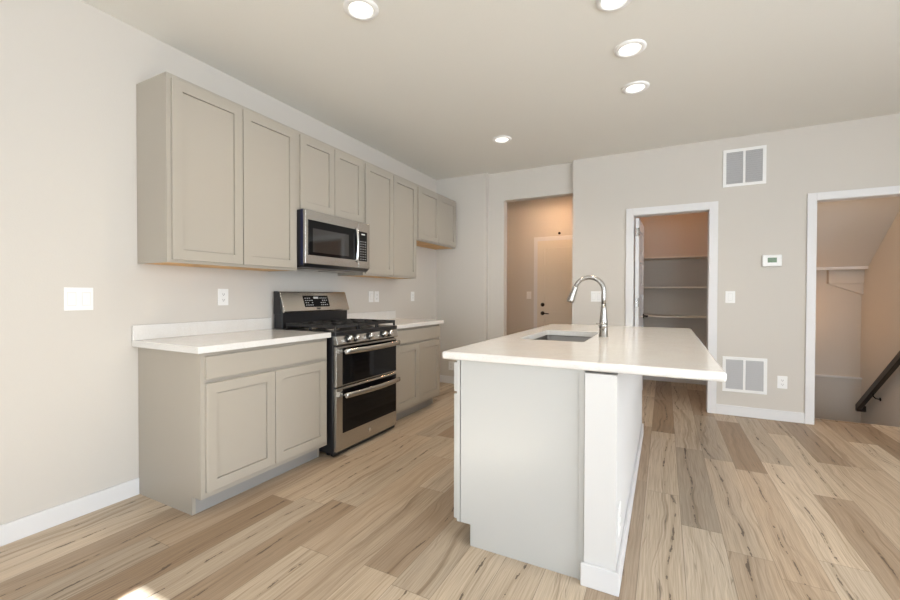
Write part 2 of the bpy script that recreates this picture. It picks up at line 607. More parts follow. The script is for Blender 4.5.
def door_leaf(width, zt, fn, th=0.035, zb=0.012, faces=(1,)):
    mb = MB()
    q = lambda a0, a1, z0, z1, d0, d1: mb.prism([(a0, z0), (a1, z0), (a1, z1), (a0, z1)], d0, d1, fn)
    st, n = 0.115, 5
    q(0, width, zb, zt, 0.016, th - 0.016)
    ph = (zt - zb - 0.19 - 0.115 - 4 * 0.10) / n
    for s0, s1 in ((th - 0.016, th), (0, 0.016)):
        q(0, st, zb, zt, s0, s1)
        q(width - st, width, zb, zt, s0, s1)
        z = zb
        q(st, width - st, z, z + 0.19, s0, s1)
        z += 0.19
        for i in range(n):
            pz = (s0, s1 - 0.006) if s1 == th else (s0 + 0.006, s1)
            q(st + 0.034, width - st - 0.034, z + 0.034, z + ph - 0.034, *pz)
            z += ph
            q(st, width - st, z, z + (0.10 if i < n - 1 else 0.115), s0, s1)
            z += 0.10
    return mb


d1 = struct('door_1', door_leaf(0.68, 2.036, pd), 'trim')
for z in (0.22, 1.06, 1.84):
    h = MB().prism([(-0.004, z), (0.004, z), (0.004, z + 0.09), (-0.004, z + 0.09)], 0.002, 0.033, pd)
    h.tube([pd(-0.006, z, 0.036), pd(-0.006, z + 0.09, 0.036)], 0.006, 10)
    h.build('hinge', 'nickel', d1)
hd = MB()
p0 = Vector(pd(0.62, 0.93, 0.035))
nrm = Vector((sA, -cA, 0))
hd.lathe([(0.03, 0), (0.03, 0.008), (0.012, 0.012), (0.012, 0.05)], p0, nrm, 20)
hd.tube([p0 + nrm * 0.048, Vector(pd(0.57, 0.93, 0.083)), Vector(pd(0.50, 0.928, 0.083))], [0.011, 0.010, 0.008], 12)
hd.build('door_handle', 'bronze', d1)

# door at the end of the hall
EX0, EX1, EZ = 0.974, 1.888, 2.036


def ed(a, z, d):
    return (EX0 + a, HALL_Y - 0.005 - d, z)


casing('trim_6', EX0 - 0.003, EX1 + 0.003, EZ + 0.004, HALL_Y, w=0.066, jamb=0.0)
d2 = struct('door_2', door_leaf(EX1 - EX0, EZ, ed, th=0.044), 'door')
for zc, lever in ((1.035, False), (0.90, True)):
    p = Vector(ed(0.085, zc, 0.044))
    k = MB().lathe([(0.031, 0), (0.031, 0.008), (0.022, 0.014), (0.018, 0.03), (0.0, 0.034)], p, (0, -1, 0), 22)
    if lever:
        k.tube([p + Vector((0, -0.03, 0)), p + Vector((0.0, -0.055, 0)), p + Vector((0.03, -0.06, 0)), p + Vector((0.11, -0.055, -0.005))], [0.010, 0.010, 0.010, 0.008], 12)
    k.build('door_handle' if lever else 'deadbolt', 'bronze', d2)
sn = MB().lathe([(0.020, 0), (0.020, 0.012), (0.014, 0.02), (0, 0.022)], (1.305, HALL_Y, 2.15), (0, -1, 0), 20).build('door_sensor', 'bronze')
tag(sn, 'small dark round sensor on the tan hall wall above the panelled door', 'sensor')

# ------------------------------------------------------------------ cabinets
CH = 0.877           # top of the base cabinets
face_x = lambda x: (lambda a, z, d: (x + d, a, z))


def base_cabinet(label, y0, y1, drawer_seam):
    t = thing('base_cabinet', label, 'cabinet', (0.3, (y0 + y1) / 2, 0))
    b = MB()
    b.prism([(0.003, 0.0), (0.529, 0.0), (0.529, 0.1), (0.606, 0.1), (0.606, CH), (0.003, CH)], y0, y0 + 0.018, lambda p, q, s: (p, s, q))
    b.prism([(0.003, 0.0), (0.529, 0.0), (0.529, 0.1), (0.606, 0.1), (0.606, CH), (0.003, CH)], y1 - 0.018, y1, lambda p, q, s: (p, s, q))
    b.box(0.003, 0.590, y0 + 0.018, y1 - 0.018, 0.1, CH)
    b.build('carcass', 'cabinet', t)
    f = MB()
    f.box(0.588, 0.6065, y0 + 0.001, y0 + 0.04, 0.1, CH)
    f.box(0.588, 0.6065, y1 - 0.04, y1 - 0.001, 0.1, CH)
    f.box(0.588, 0.6065, y0 + 0.04, y1 - 0.04, 0.1, 0.14)
    f.box(0.588, 0.6065, y0 + 0.04, y1 - 0.04, CH - 0.035, CH)
    f.box(0.588, 0.6065, y0 + 0.04, y1 - 0.04, 0.70, 0.74)
    f.build('face_frame', 'cabinet', t)
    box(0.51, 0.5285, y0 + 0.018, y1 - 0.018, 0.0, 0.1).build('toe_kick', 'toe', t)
    box(0.6067, 0.6255, y0 + 0.022, y1 - 0.022, 0.734, 0.856).build('drawer', 'cabinet', t, 0.0015)
    mid = (y0 + y1) / 2
    for a, c in ((y0 + 0.022, mid - 0.0025), (mid + 0.0025, y1 - 0.022)):
        MB().shaker(a, c, 0.131, 0.711, face_x(0.6067)).build('door', 'cabinet', t)
    return t


base_cabinet('grey base cabinet with one wide drawer over two doors, left of the range', 1.3139, 2.228, 0.72)
base_cabinet('grey base cabinet with one wide drawer over two doors, between range and back wall', 3.019, 3.905, 0.72)


def counter(label, y0, y1, s0, s1):
    t = thing('countertop', label, 'countertop', (0.3, (y0 + y1) / 2, CH), 'wall countertops')
    box(0.003, 0.646, y0, y1, CH + 0.0005, 0.914).build('slab', 'quartz', t, 0.004, 3)
    box(0.003, 0.022, s0, s1, 0.9142, 1.003).build('backsplash', 'quartz', t, 0.002)
    return t


counter('white quartz countertop with low backsplash left of the gas range', 1.280, 2.2335, 1.280, 2.2335)
counter('white quartz countertop with low backsplash right of the gas range', 3.0175, 3.938, 3.0175, 3.925)


def wall_cabinet(label, y0, y1, z0, z1, dz0, dz1):
    t = thing('wall_cabinet', label, 'cabinet', (0.15, (y0 + y1) / 2, z0))
    box(0.003, 0.290, y0, y1, z0 + 0.012, z1).build('carcass', 'cabinet', t)
    f = MB()
    f.box(0.290, 0.3085, y0, y0 + 0.038, z0, z1).box(0.290, 0.3085, y1 - 0.038, y1, z0, z1)
    f.box(0.290, 0.3085, y0 + 0.038, y1 - 0.038, z0, z0 + 0.04).box(0.290, 0.3085, y0 + 0.038, y1 - 0.038, z1 - 0.04, z1)
    f.build('face_frame', 'cabinet', t)
    for ya in (y0, y1 - 0.014):
        box(0.003, 0.289, ya, ya + 0.014, z0, z0 + 0.0118).build('side_skirt', 'cabinet', t)
    box(0.003, 0.289, y0 + 0.0145, y1 - 0.0145, z0 + 0.002, z0 + 0.0118).build('bottom_panel', 'maple', t)
    mid = (y0 + y1) / 2
    for a, c in ((y0 + 0.022, mid - 0.003), (mid + 0.003, y1 - 0.022)):
        MB().shaker(a, c, dz0, dz1, face_x(0.3087)).build('door', 'cabinet', t)
    return t


UT = 2.417
wall_cabinet('tall grey two-door wall cabinet above the left countertop, nearest the camera', 1.3139, 2.228, 1.364, UT, 1.380, 2.391)
wall_cabinet('short grey two-door wall cabinet directly above the microwave', 2.2285, 2.9935, 1.826, UT, 1.838, 2.391)
wall_cabinet('tall grey two-door wall cabinet right of the microwave', 2.994, 3.905, 1.364, UT, 1.380, 2.391)
wall_cabinet('small high grey two-door wall cabinet in the corner by the back wall', 3.9055, 4.880, 1.796, UT, 1.812, 2.391)

# ------------------------------------------------------------------ microwave
t = thing('microwave', 'stainless over-the-range microwave with black glass door under the short wall cabinet', 'microwave', (0.2, 2.61, 1.396))
Y0, Y1, Z0, Z1 = 2.2335, 2.9885, 1.396, 1.8245
box(0.004, 0.363, Y0, Y1, Z0 + 0.012, Z1).build('body', 'black', t, 0.003)
sp = MB().prism([(0.02, Z0 + 0.012), (0.363, Z0 + 0.012), (0.384, Z0 + 0.020), (0.36, Z0 - 0.002), (0.33, Z0 - 0.006), (0.04, Z0 - 0.002)], Y0 + 0.004, Y1 - 0.004, lambda p, q, s: (p, s, q))
vb = sp.build('vent_base', 'black', t)
for ya in (Y0 + 0.10, Y1 - 0.34):
    box(0.10, 0.30, ya, ya + 0.24, Z0 - 0.012, Z0 - 0.0045).build('grease_filter', 'steel_dark', vb)
DY1 = 2.836
door = box(0.365, 0.390, Y0, DY1 - 0.002, Z0 + 0.022, Z1 - 0.002).build('door', 'steel', t, 0.004)
box(0.3902, 0.3925, Y0 + 0.028, DY1 - 0.003, Z0 + 0.088, Z1 - 0.075).build('window_frame', 'glass', door)
box(0.3927, 0.3936, Y0 + 0.07, DY1 - 0.13, Z0 + 0.112, Z1 - 0.135).build('window', 'mesh', door)
box(0.340, 0.364, Y0 - 0.002, Y0 + 0.001, Z0 + 0.012, Z1 - 0.002).build('side_film', 'blue', t)
hp = []
for i in range(13):
    s = i / 12
    hp.append((0.391 + 0.017 * math.sin(math.pi * s) ** 0.5, DY1 - 0.030, Z0 + 0.075 + s * 0.29))
MB().tube(hp, 0.0125, 12).build('handle', 'chrome', door)
cp = box(0.365, 0.390, DY1, Y1, Z0 + 0.022, Z1 - 0.002).build('control_panel', 'steel', t, 0.004)
box(0.3902, 0.3920, DY1 + 0.003, Y1 - 0.040, Z0 + 0.085, Z1 - 0.085).build('keypad', 'glass', cp)
box(0.3922, 0.3927, DY1 + 0.034, Y1 - 0.070, Z1 - 0.113, Z1 - 0.103).build('display', 'plastic', cp)
mk = MB()
for r in range(8):
    for c in range(3):
        mk.box(0.3922, 0.3926, DY1 + 0.018 + c * 0.032, DY1 + 0.036 + c * 0.032, Z0 + 0.100 + r * 0.022, Z0 + 0.104 + r * 0.022)
mk.build('key_marks', 'marks', cp)

# ------------------------------------------------------------------ gas range
RY0, RY1 = 2.2480, 3.0140
RC = (RY0 + RY1) / 2
t = thing('gas_range', 'stainless gas range with double oven and black cooktop between the base cabinets', 'range', (0.33, RC, 0))
box(0.045, 0.640, RY0, RY1, 0.03, 0.884).build('body', 'black', t, 0.003)
for fx in (0.08, 0.56):
    for fy in (RY0 + 0.05, RY1 - 0.05):
        MB().lathe([(0.02, 0), (0.02, 0.03)], (fx, fy, 0.0), seg=14).build('foot', 'black', t)
ck = MB().box(0.044, 0.674, RY0 - 0.001, RY1 + 0.001, 0.8845, 0.916)
ck.build('cooktop', 'black', t, 0.006, 3)
# backguard: black riser, then a leaning stainless console
box(0.028, 0.118, RY0 + 0.004, RY1 - 0.016, 0.9165, 1.06).build('riser', 'black', t, 0.004)
gd = MB().prism([(0.045, 1.045), (0.134, 1.040), (0.142, 1.052), (0.090, 1.204), (0.078, 1.210), (0.045, 1.210)], RY0 + 0.008, RY1 - 0.012, lambda p, q, s: (p, s, q))
guard = gd.build('backguard', 'steel', t, 0.004)
cap = MB().prism([(0.028, 1.03), (0.118, 1.032), (0.088, 1.205), (0.073, 1.212), (0.028, 1.212)], RY0, RY0 + 0.0075, lambda p, q, s: (p, s, q))
cap.build('side_cap', 'black', guard, 0.002)
gx = lambda z, o=0.0: 0.142 - (z - 1.052) * 0.052 / 0.152 + o
gf = lambda a, z, d: (gx(z, d), a, z)
quad = lambda mb, a0, a1, z0, z1, d0, d1: mb.prism([(a0, z0), (a1, z0), (a1, z1), (a0, z1)], d0, d1, gf)
quad(MB(), 2.475, 2.755, 1.083, 1.176, 0.0005, 0.003).build('touch_panel', 'glass', guard)
quad(MB(), 2.585, 2.640, 1.150, 1.166, 0.0032, 0.0036).build('clock_display', 'marks', guard)
for s in (2.487, 2.655):
    mk = MB()
    for r in range(4):
        for c in range(4):
            if random.random() < 0.85:
                quad(mk, s + c * 0.023, s + c * 0.023 + 0.012, 1.095 + r * 0.019, 1.101 + r * 0.019, 0.0032, 0.0036)
    mk.build('key_marks', 'marks', guard)
quad(MB(), 2.600, 2.640, 1.062, 1.074, 0.0005, 0.002).build('emblem', 'black', guard)
# grates
for k, (ga, gb) in enumerate(((RY0 + 0.012, RY0 + 0.262), (RY0 + 0.268, RY1 - 0.268), (RY1 - 0.262, RY1 - 0.012))):
    g_ = MB()
    zt, h, w = 0.962, 0.022, 0.014
    xa, xb = 0.150, 0.660
    for yy in (ga, gb - w):
        g_.box(xa, xb, yy, yy + w, zt - h, zt)
    for xx in (xa, (xa + xb) / 2 - w / 2, xb - w):
        g_.box(xx, xx + w, ga + w, gb - w, zt - h, zt)
    m_ = (ga + gb) / 2
    for cx_ in (xa + 0.135, xb - 0.135):
        g_.box(cx_ - 0.10, cx_ - 0.03, m_ - w / 2, m_ + w / 2, zt - h, zt + 0.002)
        g_.box(cx_ + 0.03, cx_ + 0.10, m_ - w / 2, m_ + w / 2, zt - h, zt + 0.002)
        g_.box(cx_ - w / 2, cx_ + w / 2, ga + w, m_ - 0.03, zt - h, zt + 0.002)
        g_.box(cx_ - w / 2, cx_ + w / 2, m_ + 0.03, gb - w, zt - h, zt + 0.002)
    for xx in (xa, (xa + xb) / 2 - w / 2, xb - w):
        for yy in (ga, gb - w):
            g_.box(xx, xx + w, yy, yy + w, 0.9162, zt - h)
    g_.build('grate', 'iron', t, 0.002)
for bx, by, r in ((0.285, RY0 + 0.137, 0.040), (0.513, RY0 + 0.137, 0.046), (0.399, RC, 0.050), (0.285, RY1 - 0.137, 0.040), (0.513, RY1 - 0.137, 0.050)):
    bn = MB().lathe([(r + 0.012, 0), (r + 0.010, 0.008), (r, 0.012)], (bx, by, 0.9161), seg=28).build('burner', 'steel_dark', t)
    MB().lathe([(r - 0.004, 0.0125), (r - 0.004, 0.020), (r - 0.010, 0.023), (0, 0.024)], (bx, by, 0.9161), seg=28).build('burner_cap', 'iron', bn)
# sloping control panel with five knobs
pz0, pz1 = 0.818, 0.8840
pan = MB().prism([(0.60, pz0), (0.676, pz0), (0.684, pz0 + 0.006), (0.666, pz1), (0.60, pz1)], RY0 + 0.008, RY1, lambda p, q, s: (p, s, q)).build('control_panel', 'steel', t, 0.003)
kn = Vector((1, 0, 0.22)).normalized()
for ky in (2.372, 2.452, 2.622, 2.800, 2.880):
    o_ = Vector((0.6775, ky, 0.856))
    kb = MB().lathe([(0.029, 0), (0.029, 0.004), (0.025, 0.006)], o_, kn, 24).build('knob', 'black', pan)
    kk = MB().lathe([(0.0245, 0.006), (0.0225, 0.036), (0.019, 0.040), (0, 0.040)], o_, kn, 24)
    q_ = kn.to_track_quat('Z', 'Y')
    kk.tube([o_ + kn * 0.041 + q_ @ Vector((-0.016, 0, 0)), o_ + kn * 0.041 + q_ @ Vector((0.016, 0, 0))], 0.006, 8)
    kk.build('knob_grip', 'chrome', kb)


def oven_door(z0, z1, wz0, wz1, hz):
    d = box(0.640, 0.668, RY0 + 0.010, RY1 - 0.002, z0, z1).build('oven_door', 'steel', t, 0.005, 3)
    box(0.6682, 0.6705, RY0 + 0.078, RY1 - 0.012, wz0, wz1).build('window', 'glass', d)
    a, b = RY0 + 0.072, RY1 - 0.012
    pts = []
    for i in range(17):
        s = i / 16
        pts.append((0.706 + 0.028 * math.sin(math.pi * s), a + (b - a) * s, hz))
    h = MB().tube(pts, 0.020, 14, squash=0.5)
    for yy in (a + 0.02, b - 0.02):
        h.tube([(0.668, yy, hz), (0.71, yy, hz)], 0.011, 12)
    h.build('handle', 'steel', d)
    return d


oven_door(0.511, 0.806, 0.522, 0.792, 0.768)
low = oven_door(0.040, 0.503, 0.165, 0.488, 0.446)
em = MB().lathe([(0.016, 0), (0.016, 0.002), (0.013, 0.003), (0, 0.003)], (0.6685, 2.640, 0.100), (1, 0, 0), 28)
em.build('emblem', 'chrome', low)
box(0.622, 0.648, RY0 + 0.002, RY1 - 0.002, 0.012, 0.038).build('kick_strip', 'black', t)

# ------------------------------------------------------------------ island
IX0, IX1, IY0, IY1 = 1.866, 2.476, 1.765, 3.86
t = thing('kitchen_island', 'light grey kitchen island cabinet under the big white countertop', 'island', ((IX0 + IX1) / 2, (IY0 + IY1) / 2, 0))
SXA, SXB, SYA, SYB = 1.957, 2.352, 2.47, 3.19     # sink opening
b = MB()
b.box(1.905, 2.470, IY0 + 0.018, SYA - 0.06, 0.1, CH)
b.box(1.905, 2.470, SYB + 0.06, IY1 - 0.018, 0.1, CH)
b.box(1.905, 2.470, SYA - 0.06, SYB + 0.06, 0.1, 0.60)
b.box(2.44, 2.470, SYA - 0.06, SYB + 0.06, 0.60, CH)
b.box(1.905, 1.923, SYA - 0.06, SYB + 0.06, 0.60, CH)
b.build('carcass', 'panel', t)
prof = [(1.957, 0.0), (2.4625, 0.0), (2.4625, CH), (1.9055, CH), (1.9055, 0.1), (1.957, 0.1)]
for ya, yb_ in ((IY0, IY0 + 0.017), (IY1 - 0.017, IY1)):
    MB().prism(prof, ya, yb_, lambda p, q, s: (p, s, q)).build('end_panel', 'panel', t, 0.001)
box(2.452, IX1, IY0 - 0.006, IY0 - 0.0005, 0.0, CH).build('filler_strip', 'panel', t, 0.0015)
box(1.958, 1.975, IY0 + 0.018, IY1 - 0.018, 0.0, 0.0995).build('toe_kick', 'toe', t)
f = MB()
f.box(1.886, 1.9015, IY0, IY0 + 0.04, 0.1, CH).box(1.886, 1.9015, IY1 - 0.04, IY1, 0.1, CH)
f.box(1.886, 1.9015, IY0 + 0.04, IY1 - 0.04, 0.1, 0.14).box(1.886, 1.9015, IY0 + 0.04, IY1 - 0.04, CH - 0.035, CH)
f.build('face_frame', 'panel', t)
neg = lambda a, z, d: (1.8855 - d, a, z)
n = 4
w = (IY1 - IY0 - 0.006) / n
for i in range(n):
    a = IY0 + 0.003 + i * w
    MB().shaker(a + 0.0015, a + w - 0.0025, 0.110, 0.711, neg, th=0.018).build('door', 'panel', t)
    MB().prism([(a + 0.0015, 0.722), (a + w - 0.0025, 0.722), (a + w - 0.0025, 0.862), (a + 0.0015, 0.862)], 0, 0.018, neg).build('drawer', 'panel', t, 0.0015)

# half wall along the seating side, painted like the trim, with its own baseboard
KX0, KX1, KY0, KY1 = 2.4785, 2.600, 1.745, 3.88
kw = box(KX0, KX1, KY0, KY1, 0, 0.868)
M['half'] = mat('half_wall_paint', (0.66, 0.65, 0.64), 0.6, spec=0.3, bump=0.15, bscale=130)
struct('wall_island', kw, 'half')
kb = MB().box(2.467, KX1 + 0.014, KY0 - 0.014, KY0 - 0.0005, 0, 0.092).box(KX1 + 0.0005, KX1 + 0.014, KY0 - 0.0005, KY1, 0, 0.092)
struct('baseboard_island', kb, 'trim', 0.003)

# island countertop with a cut-out for the sink
TX0, TX1, TY0, TY1 = 1.815, 2.962, 1.738, 3.93
t = thing('island_countertop', 'large white quartz countertop with rounded edge on the kitchen island', 'countertop', ((TX0 + TX1) / 2, (TY0 + TY1) / 2, CH))
m_ = MB()
bm_ = m_.bm


def rrect(x0, x1, y0, y1, r, k=6):
    out = []
    for cx_, cy_, a0 in ((x1 - r, y1 - r, 0), (x0 + r, y1 - r, 90), (x0 + r, y0 + r, 180), (x1 - r, y0 + r, 270)):
        for i in range(k + 1):
            a = math.radians(a0 + 90 * i / k)
            out.append((cx_ + r * math.cos(a), cy_ + r * math.sin(a)))
    return out


outer = rrect(TX0, TX1, TY0, TY1, 0.012)
inner = rrect(SXA, SXB, SYA, SYB, 0.025)
zb_, zt_ = CH + 0.0006, 0.914
e_ = 0.011
rings = []
for pts, prof in ((outer, [(e_ * (1 - math.cos(math.radians(a))), e_ * (1 - math.sin(math.radians(a))), s) for a, s in ((90, 1), (60, 1), (30, 1), (0, 1), (0, -1), (30, -1), (60, -1), (90, -1))]),
                  (inner, None)):
    if prof:
        for ins0, dz, s in prof:
            ins = e_ - e_ * math.cos(math.radians(0)) if False else None
        lst = []
        for ang_, s in ((90, 1), (60, 1), (30, 1), (0, 1), (0, -1), (30, -1), (60, -1), (90, -1)):
            ins = e_ * (1 - math.cos(math.radians(ang_)))
            dz = e_ * (1 - math.sin(math.radians(ang_)))
            z = zt_ - dz if s > 0 else zb_ + dz
            pp = rrect(TX0 + ins, TX1 - ins, TY0 + ins, TY1 - ins, max(0.012 - ins, 0.0008))
            lst.append([bm_.verts.new((p, q, z)) for p, q in pp])
        rings.append(lst)
    else:
        rings.append([[bm_.verts.new((p, q, z)) for p, q in pts] for z in (zt_, zb_)])
for lst in rings:
    for a, b in zip(lst, lst[1:]):
        for i in range(len(a)):
            j = (i + 1) % len(a)
            f_ = bm_.faces.new((a[i], a[j], b[j], b[i]))
            f_.smooth = lst is rings[0]
for oi, ii in ((rings[0][0], rings[1][0]), (rings[0][-1], rings[1][-1])):
    nn = len(oi)
    for i in range(nn):
        j = (i + 1) % nn
        bm_.faces.new((oi[i], oi[j], ii[j], ii[i]))
m_.build('slab', 'quartz', t)

# undermount sink
t = thing('kitchen_sink', 'stainless undermount sink basin set into the island countertop', 'sink', ((SXA + SXB) / 2, (SYA + SYB) / 2, CH))
m_ = MB()
prev = None
for ins, z, r in ((-0.03, CH - 0.001, 0.04), (-0.008, CH - 0.001, 0.033), (-0.006, CH - 0.006, 0.033), (0.0, 0.70, 0.04), (0.012, 0.672, 0.05), (0.05, 0.665, 0.05)):
    pp = rrect(SXA + ins, SXB - ins, SYA + ins, SYB - ins, r)
    ring = [m_.bm.verts.new((p, q, z)) for p, q in pp]
    if prev:
        for i in range(len(ring)):
            j = (i + 1) % len(ring)
            f_ = m_.bm.faces.new((prev[i], prev[j], ring[j], ring[i]))
            f_.smooth = True
    prev = ring
m_.bm.faces.new(prev)
ob = m_.build('basin', 'sink', t)
sol = ob.modifiers.new('thickness', 'SOLIDIFY')
sol.thickness = 0.0015
sol.offset = -1
MB().lathe([(0.055, 0), (0.055, 0.002), (0.040, 0.003), (0.034, 0.001), (0, 0.001)], ((SXA + SXB) / 2, (SYA + SYB) / 2, 0.6655), seg=28).build('drain', 'nickel', t)

# faucet
FX, FY = 2.411, 2.859
t = thing('kitchen_faucet', 'brushed nickel gooseneck pull-down faucet beside the island sink', 'faucet', (FX, FY, 0.914))
MB().lathe([(0.030, 0.0005), (0.030, 0.004), (0.0265, 0.008), (0.0265, 0.085), (0.0250, 0.105), (0.0215, 0.14), (0.0175, 0.185), (0.0152, 0.215)], (FX, FY, 0.914), seg=32).build('base', 'nickel', t)
neck = [(FX, FY, 0.914 + 0.21), (FX, FY, 1.165), (FX, FY, 1.20)]
R_ = 0.092
for i in range(0, 19):
    a = math.radians(i * 180 / 18 * 0.90)
    neck.append((FX - R_ + R_ * math.cos(a), FY, 1.212 + R_ * math.sin(a)))
ex, ez = neck[-1][0], neck[-1][2]
dirx, dirz = -math.sin(a), math.cos(a)
MB().tube(neck, 0.0150, 18).build('neck', 'nickel', t)
sh = Vector((dirx, 0, dirz)).normalized()
sh = Vector((-0.36, 0, -1)).normalized()
MB().lathe([(0.0152, -0.006), (0.0165, 0.004), (0.0175, 0.03), (0.0235, 0.090), (0.0245, 0.104), (0.021, 0.108), (0, 0.108)], (ex, FY, ez), sh, 28).build('spray_head', 'nickel', t)
lv = MB().lathe([(0.0235, 0.0), (0.0235, 0.030), (0.020, 0.038), (0, 0.040)], (FX, FY - 0.018, 0.988), (0, -1, 0.0), 26)
lv.tube([(FX - 0.004, FY - 0.040, 0.992), (FX - 0.014, FY - 0.085, 0.998), (FX - 0.024, FY - 0.125, 1.004)], [0.0085, 0.0075, 0.006], 12)
lv.build('lever', 'nickel', t)

# ------------------------------------------------------------------ wall plates


def plate(label, fn, a0, a1, z0, z1, kind, n=1, group=None, name=None, cat=None):
    """fn(a, z, d) -> xyz, d out of the wall"""
    c = fn((a0 + a1) / 2, z0, 0)
    t = thing(name or ('light_switch' if kind == 'switch' else 'power_outlet'), label, cat or ('switch' if kind == 'switch' else 'outlet'), c, group)
    q = lambda mb, p0, p1, r0, r1, d0, d1: mb.prism([(p0, r0), (p1, r0), (p1, r1), (p0, r1)], d0, d1, fn)
    q(MB(), a0, a1, z0, z1, 0.0, 0.006).build('plate', 'plastic', t, 0.002)
    h = z1 - z0
    wd = (a1 - a0) / n
    for i in range(n):
        m = a0 + wd * (i + 0.5)
        zc = (z0 + z1) / 2
        if kind == 'switch':
            r = q(MB(), m - 0.0165, m + 0.0165, zc - 0.033, zc + 0.033, 0.0062, 0.009).build('rocker', 'plastic', t, 0.001)
            fr = MB()
            for p0, p1, r0, r1 in ((m - 0.0182, m - 0.0166, zc - 0.035, zc + 0.035), (m + 0.0166, m + 0.0182, zc - 0.035, zc + 0.035), (m - 0.0166, m + 0.0166, zc + 0.0331, zc + 0.035), (m - 0.0166, m + 0.0166, zc - 0.035, zc - 0.0331)):
                q(fr, p0, p1, r0, r1, 0.0061, 0.0064)
            fr.build('rocker_gap', 'gap', t)
        else:
            for s in (-1, 1):
                zz = zc + s * 0.0195
                rc = q(MB(), m - 0.0165, m + 0.0165, zz - 0.0145, zz + 0.0145, 0.0062, 0.0078).build('receptacle', 'plastic', t, 0.001)
                sl = MB()
                q(sl, m - 0.0075, m - 0.0050, zz - 0.003, zz + 0.006, 0.0079, 0.0081)
                q(sl, m + 0.0050, m + 0.0075, zz - 0.003, zz + 0.006, 0.0079, 0.0081)
                q(sl, m - 0.0025, m + 0.0025, zz - 0.010, zz - 0.0055, 0.0079, 0.0081)
                sl.build('slots', 'slot', rc)
    return t


left = lambda a, z, d: (d, a, z)
back = lambda a, z, d: (a, YB - d, z)
hall = lambda a, z, d: (a, HALL_Y - d, z)
side = lambda a, z, d: (KX1 + d, a, z)
plate('wide white rocker switch plate on the left wall before the cabinets', left, 0.976, 1.100, 1.098, 1.220, 'switch', 2)
plate('white outlet on the left wall above the left countertop', left, 1.808, 1.884, 1.108, 1.224, 'outlet')
plate('white switch plate above the right countertop, left one of the touching pair', left, 3.462, 3.538, 1.106, 1.222, 'switch')
plate('white outlet above the right countertop, right one of the touching pair', left, 3.556, 3.632, 1.106, 1.222, 'outlet')
plate('white outlet high on the left wall past the right countertop', left, 4.275, 4.350, 1.108, 1.224, 'outlet')
plate('white outlet low on the back wall between corner cabinet and island', back, 0.195, 0.270, 0.180, 0.296, 'outlet')
plate('white two-rocker switch plate on the back wall behind the faucet', back, 2.021, 2.140, 1.112, 1.230, 'switch', 2)
plate('white single switch on the back wall right of the pantry doorway', back, 3.300, 3.381, 1.112, 1.229, 'switch')
plate('white outlet low on the back wall right of the floor vent', back, 3.721, 3.797, 0.307, 0.425, 'outlet')
plate('pale switch plate on the tan hall wall left of the panelled door', hall, 0.785, 0.861, 1.125, 1.242, 'switch')
plate('white outlet low on the side of the island half wall', side, 1.815, 1.890, 0.190, 0.310, 'outlet')

# thermostat
t = thing('thermostat', 'white thermostat with green screen on the back wall', 'thermostat', (3.667, YB, 1.47))
q = lambda mb, p0, p1, r0, r1, d0, d1: mb.prism([(p0, r0), (p1, r0), (p1, r1), (p0, r1)], d0, d1, back)
q(MB(), 3.590, 3.741, 1.462, 1.574, 0, 0.026).build('case', 'plastic', t, 0.010, 4)
q(MB(), 3.632, 3.702, 1.500, 1.545, 0.0262, 0.0275).build('screen', 'lcd', t)

# return air vents


def vent(label, a0, a1, z0, z1):
    t = thing('air_vent', label, 'vent', ((a0 + a1) / 2, YB, z0), 'white return air vents')
    b_ = 0.028
    q(MB(), a0 + 0.01, a1 - 0.01, z0 + 0.01, z1 - 0.01, 0.0005, 0.002).build('duct_opening', 'vent_dark', t)
    f = MB()
    q(f, a0, a1, z0, z0 + b_, 0.0, 0.010)
    q(f, a0, a1, z1 - b_, z1, 0.0, 0.010)
    q(f, a0, a0 + b_, z0 + b_, z1 - b_, 0.0, 0.010)
    q(f, a1 - b_, a1, z0 + b_, z1 - b_, 0.0, 0.010)
    m = (a0 + a1) / 2
    q(f, m - 0.010, m + 0.010, z0 + b_, z1 - b_, 0.0, 0.010)
    f.build('frame', 'plastic', t, 0.002)
    for s0, s1 in ((a0 + b_, m - 0.010), (m + 0.010, a1 - b_)):
        lv = MB()
        nl = 15
        st = (z1 - z0 - 2 * b_) / nl
        for i in range(nl):
            za = z0 + b_ + i * st
            lv.prism([(0.0085, za), (0.0095, za + 0.001), (0.0035, za + st * 1.02), (0.0025, za + st * 0.95)], s0, s1, lambda p, z, s: (s, YB - p, z))
        lv.build('louvers', 'louver', t)
    return t


vent('white return air vent high on the back wall near the ceiling', 3.269, 3.617, 2.258, 2.624)
vent('white return air vent low on the back wall beside the island countertop corner', 3.282, 3.642, 0.235, 0.580)

